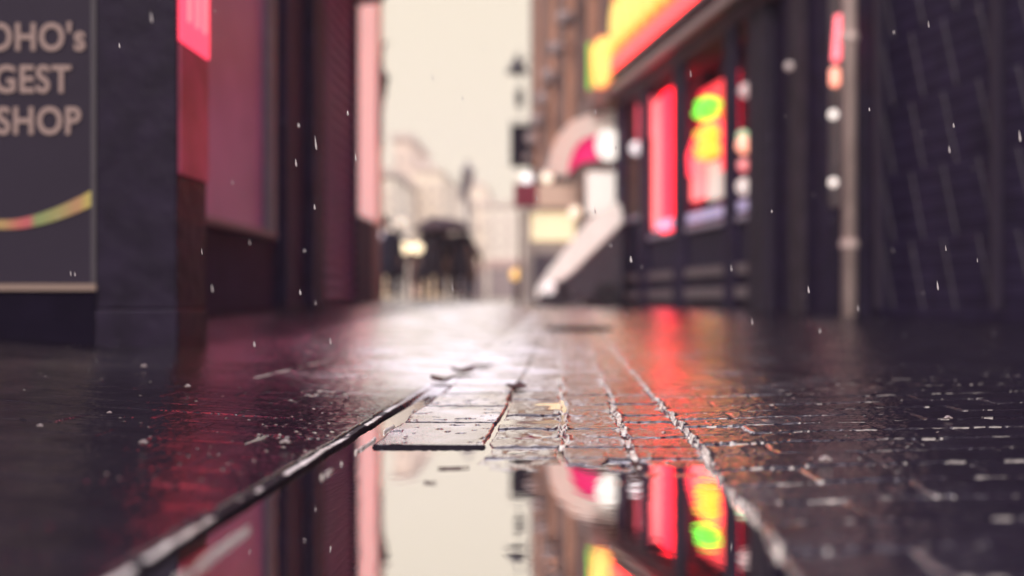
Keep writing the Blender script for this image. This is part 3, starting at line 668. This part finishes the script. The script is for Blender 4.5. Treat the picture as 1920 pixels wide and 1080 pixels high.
# yellow neon fascia sign
ys = empty('fascia_sign', rs_.location, rs_.rotation_euler.z, 'long glowing yellow neon sign with a red lower border on the fascia', 'neon sign')
YB = mat('amber glow', (.9, .6, .1), .5, emit=(1, .10, .04), es=.55)
YC = mat('lemon glow', (.9, .8, .3), .5, emit=(1, .66, .11), es=.9)
RB = mat('red border glow', (.9, .1, .1), .5, emit=(1, .018, .022), es=7.0)
MB().box(RU(1166)-.1, RU(1335), -.16, -.108, fz+.43, fz+.61).build('red_border', RB, ys)
MB().box(RU(1166)-.1, RU(1335), -.13, -.106, fz+.62, fz+1.6).build('backing', YB, ys)
uu = RU(1166)-.02; k = 0
while uu < RU(1335)-.35:
    r_ = .15+.05*((k*37) % 5)/5
    hh_ = .34+.10*((k*37) % 5)/4; zc_ = fz+.66+hh_+.05
    MB().prism([(uu+.2+.21*math.cos(a*math.pi/10), zc_+hh_*math.sin(a*math.pi/10)) for a in range(20)], 'y', 0, .04).build('lobe', YC, ys)
    uu += .46; k += 1
eD = 15.35
for o_ in [q for q in COL.objects if q.name.startswith('lobe')]:
    o_.data.transform(Matrix.Translation((0, -.19, 0)))
es_ = empty('projecting_sign', (XP(1130, eD), eD, ZP(165, eD)), 0, 'rounded yellow glowing sign projecting from the corner end of the fascia', 'neon sign')
pts = []
for (x, y) in ((1115, 160), (1112, 120), (1112, 92), (1122, 74), (1138, 70), (1148, 82), (1148, 118), (1146, 145), (1136, 160), (1124, 166)):
    pts.append((XP(x, eD)-es_.location.x, ZP(y, eD)-es_.location.z))
MB().prism(pts, 'y', -.06, .06).build('face', YC, es_, bevel=.02)
MB().tube([(p[0]*1.0, -.0, p[1]) for p in pts], .03, 8, closed=True).build('rim', mat('orange rim', (.9, .2, .1), .5, emit=(1, .18, .08), es=1.5), es_, smooth=True)
MB().tube([(XP(1112, eD)-es_.location.x-.05, .05, .0), (XP(1112, eD)-es_.location.x-.05, .05, .7)], .035).build('green_tube', mat('green dim', (.2, .6, .1), .5, emit=(.2, .8, .1), es=.7), es_)
MB().tube([(.12, 0, .4), (.45, 0, .4)], .03).build('arm', blk, es_)

# right of the neon shop: dark door bay, narrow lamp case, pale post, dark roller grille
rb(1443, 1484, .05, .3, -.2, fz-.13, 'panel', dark2)
rb(1485, 1503, -.03, .3, -.2, fz+1.3, 'pilaster', mat('mauve pilaster', (.045, .03, .05), .8, var=.3, vscale=4))
rb(1504, 1544, .05, .3, -.2, fz+1.3, 'panel', dark2)
case = rb(1545, 1584, .05, .2, RZ(1565, 385), 3.6, 'display_case', mat('case grey', (.085, .07, .10), .3))
rb(1545, 1584, .05, .3, -.2, RZ(1565, 385)-.01, 'panel', dark2)
dp = empty('downpipe', rs_.location, rs_.rotation_euler.z, 'pale mauve post standing right of the lamp case', 'post')
uP = RU(1606)
MB().tube([(uP, -.07, -.3), (uP, -.07, 9)], .062, 18).build('pipe', mat('pale pipe', (.80, .62, .60), .3, var=.3, vscale=2.5, stretch=(1, 1, .8)), dp, smooth=True)
for zz in (.5, 2.2, 4.2): MB().tube([(uP, -.07, zz), (uP, -.07, zz+.06)], .075, 18).build('collar', mat('pale pipe', (0, 0, 0)), dp)
rb(1585, 1640, .03, .3, -.2, fz+1.3, 'pier', dark2)
gr = MB(); z = -.1; u0, u1 = RU(1642), RU(1925)+1.2
pr = [(.30, -.15), (.10, -.15)]
while z < 4.2:
    pr += [(.096, z+.01), (.094, z+.06), (.096, z+.11), (.10, z+.125)]; z += .13
pr += [(.30, z)]
gr.prism(pr, 'x', u0, u1).build('roller_shutter', mat('plum shutter', (.034, .024, .068), .6, spec=.14, var=.2), rs_)
MB().box(u1+.01, u1+.3, -.05, .4, -.2, 4.4).build('pier', dark2, rs_)
# diagonal lattice gate in front of the shutter
gt = empty('lattice_gate', rs_.location, rs_.rotation_euler.z, 'dark folding lattice gate with diagonal bars at the right edge', 'gate')
gm = mat('gate steel', (.038, .028, .055), .5)
lat = MB(); stp = .40; hgt = 4.1
uu = u0+.1
while uu < u1-.05:
    for z_ in range(8):
        za = z_*.52
        lat.tube([(uu, -.0, za+.5), (min(uu+.16, u1), -.0, za)], .007, 6)
    uu += stp
lat.build('lattice', gm, gt)
for q in (u0+.04, (u0+u1)/2, u1-.04): MB().box(q-.02, q+.02, -.03, .03, 0, hgt).build('post', gm, gt)
MB().box(u0+.065, (u0+u1)/2-.025, -.02, .02, hgt-.05, hgt).build('rail', gm, gt)
# bulbs in the narrow case
for k in range(7):
    rglobe(1577-k*.9, 36+12*k, -.02, .040, (1, .10, .14), 2.6, 'red bulb number %s from the top of the red bulb column' % ['one','two','three','four','five','six','seven'][k])
for k in range(3):
    rglobe(1569, 136+9*k, -.02, .045, (1, .30, .18), 2.0, '%s of three orange bulbs under the red bulb column' % ['top','middle','lowest'][k])
rglobe(1566, 215, -.02, .040, (1, .86, .78), 1.5, 'upper cream bulb under the orange bulbs of the case')
rglobe(1566, 342, -.02, .038, (1, .84, .76), 1.4, 'lower cream bulb at the foot of the lamp case')
rglobe(1494, 125, -.08, .04, (.75, .5, .48), .35, 'dim rose bulb high on the mauve pilaster')

# ================================================================ FAR STREET
def house(x0, x1, ytop, D, m_, label, roof='flat', rows=4, cols=3, depth=8, lit=False):
    xa, xb = XP(x0, D), XP(x1, D); g0 = gz(0, 40)
    o = empty('house', ((xa+xb)/2, D, g0), 0, label, 'building', 'pale houses closing the far end of the street'); h = ZP(ytop, D)-g0; w = (xb-xa)/2
    MB().box(-w, w, 0, depth, -.3, h).build('wall', m_, o)
    rm = mat('far roof', (.74, .64, .58), .7)
    if roof == 'gable': MB().prism([(-w-.1, h+.01), (w+.1, h+.01), (0, h+w*.7)], 'y', -.1, depth).build('roof', rm, o)
    else: MB().box(-w-.15, w+.15, -.2, depth, h+.01, h+.35).build('roof', rm, o)
    wf_ = mat('far frame', (.88, .78, .68), .6); wg = mat('far glass', (.62, .54, .50), .15)  # frames and glass paled: fade of distance painted in
    for r in range(rows):
        for c in range(cols):
            cx = -w+2*w*(c+.5)/cols; zz = 3.6+(h-4.2)*(r+.5)/rows; ww = w/cols*.5; hh = (h-4)/rows*.3
            f = MB().box(cx-ww, cx+ww, -.06, -.002, zz-hh, zz+hh).build('window', wf_, o)
            MB().box(cx-ww*.8, cx+ww*.8, -.07, -.062, zz-hh*.85, zz+hh*.85).build('pane', wg, f)
    sm_ = mat('lit shop far', (.9, .7, .5), .5, emit=(1, .68, .42), es=.5) if lit else mat('far shop glass', (.35, .28, .28), .2)
    MB().box(-w*.85, w*.85, -.08, -.002, .4, 2.5).build('shop_window', sm_, o)
    MB().box(-w*.95, w*.95, -.16, -.003, 2.6, 3.2).build('shop_fascia', mat('far fascia', (.6, .42, .38), .6), o)
    return o
pc = [mat('far cream', (.97, .90, .78), .8, var=.05), mat('far buff', (.95, .84, .70), .8, var=.08), mat('far rose', (.90, .76, .66), .8, var=.08), mat('far white', (.97, .92, .82), .8)]  # light wall colours carry the fading of distance
house(690, 740, 330, 46, pc[0], 'cream far house at the left behind the people', lit=True)
house(738, 770, 262, 60, pc[2], 'tall narrow rose far house with a flat roof', rows=5, cols=2)
house(771, 830, 322, 52, pc[1], 'buff far house with a gabled roof behind the people', 'gable', lit=True)
house(829, 868, 372, 64, pc[3], 'low white far house between two gables', rows=3, cols=2)
house(868, 912, 350, 78, pc[1], 'buff far house with a gable behind the far street lamp', 'gable', rows=3)
house(911, 990, 388, 70, pc[3], 'white far house closing the right of the street', rows=3)
# far street lamp
fl = empty('street_lamp', (XP(877, 34), 34, gz(0, 34)), 0, 'slim dark street lamp in the middle of the far street', 'street lamp')
h_ = ZP(300, 34)-fl.location.z
MB().tube([(0, 0, 0), (0, 0, .8), (0, 0, .82), (0, 0, h_-.9)], [.12, .10, .06, .04], 12).build('post', mat('lamp grey', (.22, .19, .2), .5), fl)
MB().lathe((0, 0, h_-1.0), [(.06, 0), (.16, .1), (.22, .55), (.26, .6), (.08, .85), (.03, 1.0)], 10).build('lantern', mat('lamp grey2', (.25, .22, .23), .4), fl)
fb = ZP(355, 34)-fl.location.z
MB().box(-.26, .02, -.05, .05, fb-.35, fb+.35).build('banner', mat('banner slate', (.18, .15, .18), .6), fl)
# amber lamp on pole
al = empty('beacon_post', (XP(968, 26), 26, gz(-1, 26)), 0, 'dark post carrying an amber globe beside the lit shopfront', 'beacon')
h_ = ZP(515, 26)-al.location.z
MB().tube([(0, 0, 0), (0, 0, h_-.1)], .05).build('post', blk, al)
MB().ball((0, 0, h_), .15, 14).build('globe', mat('amber globe', (.9, .6, .2), .4, emit=(1, .55, .16), es=1.3), al, smooth=True)
# twin globe lamp in front of the people
tg = empty('twin_globe_lamp', (XP(771, 21), 21, gz(-3, 21)), 0, 'low post with two glowing cream globes among the walking people', 'lamp')
h_ = ZP(465, 21)-tg.location.z
MB().tube([(0, 0, 0), (0, 0, h_-.1)], .03).build('post', mat('post mauve', (.3, .2, .22), .5), tg)
MB().tube([(-.13, 0, h_-.1), (.13, 0, h_-.1)], .02).build('crossbar', mat('post mauve', (.3, .2, .22), .5), tg)
for s_ in (-1, 1): MB().ball((.13*s_, 0, h_), .12, 14).build('globe', mat('cream globe', (.9, .8, .6), .4, emit=(1, .80, .52), es=2.2), tg, smooth=True)
for k, (x, y, D, c) in enumerate(((708, 440, 20, (.75, .6, .68)), (737, 432, 27, (1, .72, .52)), (752, 418, 29, (1, .76, .55)))):
    globe('globe_lamp', x, y, D, .11, c, 1.2, ['dim mauve globe lamp by the pale corner building', 'peach globe lamp above the leftmost person', 'peach globe lamp second from the corner building'][k], arm='up', armlen=.3)

# ================================================================ PEOPLE
skinm = mat('skin', (.45, .27, .22), .6)
def person(x, D, h, coat, trous, hairc, stride, label, hold=False, lean=0.0, rz=0):
    s = h/1.75
    o = empty('person', (XP(x, D), D, gz(XP(x, D), D)), rz, label, 'person', 'people walking away up the street')
    V = lambda *p: tuple(c*s for c in p)
    f, b_ = stride, -stride
    hipL, hipR = (-.09, 0, .92), (.09, 0, .92)
    kL, kR = (-.10, f*.55, .50), (.10, b_*.15+.06, .50); aL, aR = (-.10, f*.9, .09), (.10, b_*.9, .12)
    eL = (-.30, -.02, 1.14); hL = (-.32, .14 if not hold else .12, .90)
    eR = (.30, .06, 1.16); hR = (.31, .10, .90)
    if hold: eR = (.27, .12, 1.12); hR = (.16, .28, 1.26)
    P = [(0,0,.95),(0,lean*.3,1.12),(0,lean*.7,1.34),(0,lean,1.47),(0,lean+.01,1.55),(0,lean+.03,1.63),(0,lean+.02,1.70),
         (-.18,lean*.8,1.40),eL,hL,(.18,lean*.8,1.40),eR,hR,hipL,kL,aL,hipR,kR,aR,(0,lean+.125,1.61),(-.33,hL[1]+.04,.83),(hR[0],hR[1]+.03,hR[2]-(.07 if not hold else -.05))]
    E = [(0,1),(1,2),(2,3),(3,4),(4,5),(5,6),(2,7),(7,8),(8,9),(2,10),(10,11),(11,12),(0,13),(13,14),(14,15),(0,16),(16,17),(17,18),(5,19),(9,20),(12,21)]
    rad = [.12,.12,.13,.055,.06,.095,.06,.055,.04,.026,.055,.04,.026,.085,.055,.038,.085,.055,.038,.012,.036,.036]
    skin('body', [V(*p) for p in P], E, [r*s for r in rad], skinm, o)
    # fingers
    fg = MB()
    for (hx, hy, hz_) in (P[20], P[21]):
        for k in range(4):
            ln = (.060, .072, .068, .052)[k]; xo = hx+(k-1.5)*.016; dz = -1 if hz_ < 1.1 else .3
            fg.tube([V(xo, hy, hz_), V(xo, hy+.02, hz_+dz*ln*.6), V(xo, hy+.012, hz_+dz*ln)], [.009*s, .008*s, .006*s], 6)
        sd_ = -1 if hx > 0 else 1
        fg.tube([V(hx+sd_*.02, hy, hz_+.03), V(hx+sd_*.045, hy+.02, hz_+.0), V(hx+sd_*.045, hy+.03, hz_-.03)], [.011*s, .010*s, .008*s], 6)
    fg.build('fingers', skinm, o, smooth=True)
    # coat
    P2 = [(0,0,.50),(0,0,.95),(0,lean*.4,1.15),(0,lean*.8,1.38),(0,lean,1.47),(-.19,lean*.8,1.39),eL,(hL[0],hL[1]-.02,hL[2]+.05),(.19,lean*.8,1.39),eR,(hR[0],hR[1]-.02,hR[2]+(.05 if not hold else -.04))]
    E2 = [(0,1),(1,2),(2,3),(3,4),(3,5),(5,6),(6,7),(3,8),(8,9),(9,10)]
    rd2 = [(.25,.18),(.195,.155),(.18,.14),(.19,.13),.08,.085,.068,.055,.085,.068,.055]
    skin('coat', [V(*p) for p in P2], E2, [(r[0]*s, r[1]*s) if isinstance(r, tuple) else r*s for r in rd2], coat, o)
    P3 = [(0,0,.93),hipL,kL,(aL[0],aL[1],aL[2]+.02),hipR,kR,(aR[0],aR[1],aR[2]+.02)]
    skin('trousers', [V(*p) for p in P3], [(0,1),(1,2),(2,3),(0,4),(4,5),(5,6)], [r*s for r in (.13,.11,.082,.062,.11,.082,.062)], trous, o)
    for a_ in (aL, aR):
        MB().ball(V(a_[0], a_[1]+.05, a_[2]-.035), .058*s, 12, .85, 2.2, .8).build('shoe', mat('shoe leather', (.04, .03, .035), .4), o, smooth=True)
    MB().ball(V(0, lean-.015, 1.655), .108*s, 14, .95, 1.02, 1.05).build('hair', hairc, o, smooth=True)
    return o
navy = mat('navy wool', (.035, .04, .075), .9); char = mat('charcoal wool', (.035, .028, .045), .9); brw = mat('brown wool', (.14, .08, .06), .9)
pinkt = mat('pale pink trousers', (.62, .42, .42), .9); dkt = mat('dark denim', (.035, .032, .06), .9); hr = mat('dark hair', (.03, .02, .02), .7); hr2 = mat('brown hair', (.10, .055, .035), .7)
person(722, 20.5, 1.74, navy, dkt, hr, .16, 'person in a navy coat, leftmost of the walking group')
person(746, 22.5, 1.72, char, dkt, hr, .10, 'person in a charcoal coat behind the twin cream globes')
person(778, 27.5, 1.62, brw, pinkt, hr2, .12, 'person in brown coat and pale pink trousers between the dark coats')
person(812, 21.3, 1.80, char, dkt, hr, .20, 'person in a charcoal coat holding the open dark umbrella', hold=True)
person(838, 22.4, 1.80, brw, brw, hr2, .14, 'person in a brown coat just right of the umbrella holder')
person(863, 21.6, 1.74, char, dkt, hr2, .18, 'tall person in a dark coat near the right end of the walking group')
person(796, 23.5, 1.70, char, dkt, hr, .10, 'person in a dark coat between the pale trousers and the umbrella holder')
person(880, 24.5, 1.62, brw, dkt, hr, .12, 'short person in a brown coat at the far right edge of the group')
um = empty('umbrella', (XP(812, 21.3)+.16, 21.58, 1.29+gz(-2.5, 21.3)), 0, 'open dark umbrella held over the middle of the walking group', 'umbrella')
MB().tube([(0, 0, -.12), (0, 0, .50)], .010, 8).build('shaft', blk, um)
MB().tube([(0, 0, -.12), (.0, -.03, -.17), (.0, -.07, -.15)], .012, 8).build('handle', blk, um)
uv = MB(); n = 16; prof = [(.01, .52), (.18, .50), (.40, .44), (.58, .34), (.68, .25)]
for r, z in prof:
    for j in range(n): a = 2*math.pi*j/n; q = 1 if j % 2 == 0 else .95; uv.v.append((r*q*math.cos(a), r*q*math.sin(a), z+(0 if j % 2 == 0 else .012)))
for r, z in reversed(prof):
    for j in range(n): a = 2*math.pi*j/n; q = 1 if j % 2 == 0 else .95; uv.v.append((r*q*math.cos(a), r*q*math.sin(a), z-.004+(0 if j % 2 == 0 else .012)))
for k in range(2*len(prof)-1):
    for j in range(n): uv.f.append((k*n+j, k*n+(j+1) % n, (k+1)*n+(j+1) % n, (k+1)*n+j))
uv.build('canopy', mat('umbrella cloth', (.07, .035, .05), .7), um, smooth=False)

# ================================================================ SMALL THINGS ON THE GROUND
leafm = mat('wet leaf', (.10, .055, .06), .25, var=.4, vscale=60)
def leaf(x, y, ln, wd, rz, label, z=.0006, curl=.0012):
    D = F*HC/(y-VY); D0 = D
    if D > 3.0: D0 = D*.97
    X = XP(x, D0); zz = z+float(far_rise(np.array(D0)))
    o = empty('leaf', (X, D0, zz), rz, label, 'leaf', 'fallen leaves on the wet street'); mb = MB(); n = 12
    for k in range(n+1):
        t_ = k/n; w = wd*math.sin(math.pi*t_)**.8*(1+.15*math.sin(9*t_)); x_ = (t_-.5)*ln; zc = curl*(abs(t_-.5)*2)**2
        mb.v += [(x_, -w, zc+curl*.6), (x_, 0, zc), (x_, w, zc+curl*.8)]
    for k in range(n):
        i = 3*k; mb.f += [(i, i+3, i+4, i+1), (i+1, i+4, i+5, i+2)]
    b = mb.build('blade', leafm, o, smooth=True); so_ = b.modifiers.new('s', 'SOLIDIFY'); so_.thickness = .0008; finalize(b)
    MB().tube([(ln*.45, 0, curl), (ln*.62, .002, curl*1.2), (ln*.72, .004, curl*.8)], .0009, 6).build('stalk', leafm, o)
leaf(845, 879, .034, .009, .15, 'dark curled leaf floating in the puddle below the slab edge')
leaf(803, 906, .012, .004, -.3, 'tiny dark leaf fleck floating lowest in the puddle')
leaf(868, 702, .07, .05, .4, 'dark leaf lying farther up the bright wet paving', z=.012, curl=.012)
leaf(828, 724, .06, .04, -.2, 'dark leaf lying nearer of the two on bright paving', z=.012, curl=.010)
leaf(968, 735, .05, .03, .9, 'dark leaf on the joint beside the bright paving', z=.006, curl=.010)
leaf(905, 690, .06, .03, 0, 'faint dark leaf farthest up the bright paving', z=.010, curl=.006)
def pebble(x, y, r, label, m_, dz=.0):
    r *= .6; D = F*HC/(y-VY); X = XP(x, D); D2 = D
    for _ in range(6):
        z = gz(X, D2)+dz; D2 = F*(HC-z)/(y-VY); X = XP(x, D2)
    o = MB(); 
    for k in range(3): o.ball(((k-1)*r*.8, (k % 2)*r*.3, r*.4+(k == 1)*r*.3), r*(.7+.25*(k == 1)), 10, 1.3, 1, .7)
    o = o.build('pebble', m_, smooth=True); o.location = (X, D2, z); tag(o, label, 'pebble', 'bits of grit on the wet paving')
pbm = mat('pale grit', (.22, .17, .18), .1, spec=.8, coat=1)
for x, y, r, l in ((269, 832, .0065, 'pale grit lump at left between pillar reflection and red streaks'), (535, 832, .0085, 'pale grit lump above the kerb line, right of the red streaks'),
                   (1548, 866, .010, 'pale grit lump on the setts at right, nearest the post reflection'), (75, 800, .005, 'small pale grit speck near the left edge'),
                   (205, 775, .0045, 'small pale grit speck in the pillar reflection'), (1778, 786, .008, 'pale grit speck at the far right of the setts'),
                   (270, 688, .008, 'left one of the blurred pale grit pair behind the pillar reflection'), (352, 726, .007, 'pale grit speck over the red reflection on the left')):
    pebble(x, y, r, l, pbm, .004)
# drain cover
dc = empty('drain_cover', (XP(1088, 6.6), 6.6, float(far_rise(np.array(6.6)))+.012), 0, 'round dark iron drain cover sunk in the road ahead', 'drain cover')
MB().lathe((0, 0, 0), [(.19, 0), (.19, .012), (.165, .014), (.16, .010), (.01, .010)], 32).build('lid', mat('dull iron', (.02, .016, .02), .95, spec=.05, bump=.5, bscale=80), dc)
MB().lathe((0, 0, 0), [(.225, -.01), (.225, .010), (.195, .010), (.195, -.01)], 32).build('rim', mat('dull iron', (0, 0, 0)), dc)

# ================================================================ RAIN
rm = mat('rain drop', (.62, .58, .62), .12, spec=1)
rain = MB()
rr_ = random.Random(11)
def drop(x, y, D, ln, r, tilt=.12):
    X, Z = XP(x, D), ZP(y, D); i = len(rain.v); prof = [(.05, .5), (.55, .15), (1, -.25), (.8, -.42), (.1, -.5)]; n = 7
    for q, h in prof:
        for j in range(n):
            a = 2*math.pi*j/n; rain.v.append((X+tilt*h*ln*-1+q*r*math.cos(a), D+q*r*math.sin(a), Z+h*ln))
    for k in range(4):
        for j in range(n): rain.f.append((i+k*n+j, i+(k+1)*n+j, i+(k+1)*n+(j+1) % n, i+k*n+(j+1) % n))
for x, y, ln in ((592, 268, 30), (398, 540, 22), (555, 305, 18), (652, 212, 10), (477, 645, 14), (563, 548, 10), (1183, 486, 12), (1371, 502, 18), (1145, 460, 9), (1780, 280, 18), (1788, 235, 9), (1741, 45, 16), (1758, 535, 18), (1912, 255, 20), (1516, 543, 16), (1447, 396, 7), (590, 388, 12), (224, 85, 12), (571, 470, 9), (1537, 620, 14), (667, 295, 16), (1630, 205, 8), (1676, 60, 10), (955, 640, 8), (1290, 850, 8), (560, 235, 8)):
    drop(x, y, 1.45+rr_.random()*.9, ln/F*1.7, .0014+.0008*rr_.random())
for k in range(64):
    drop(rr_.uniform(20, 1900), rr_.uniform(10, 640), rr_.uniform(1.2, 5.5), rr_.uniform(.006, .016), rr_.uniform(.0007, .0014))
tag(rain.build('rain', rm, smooth=True), kind='stuff')

# ================================================================ HAZE
hz = MB().box(-60, 60, -20, 110, -1.7, 19).build('haze', mat('haze tmp', (1, 1, 1))); tag(hz, kind='stuff')
hm = bpy.data.materials.new('haze'); hm.use_nodes = True; ht = hm.node_tree; ht.nodes.clear()
pv = ht.nodes.new('ShaderNodeVolumePrincipled'); ho = ht.nodes.new('ShaderNodeOutputMaterial'); ht.links.new(pv.outputs[0], ho.inputs['Volume'])
pv.inputs['Color'].default_value = (.88, .82, .97, 1); pv.inputs['Density'].default_value = .0022; pv.inputs['Anisotropy'].default_value = .2
hz.data.materials.clear(); hz.data.materials.append(hm)
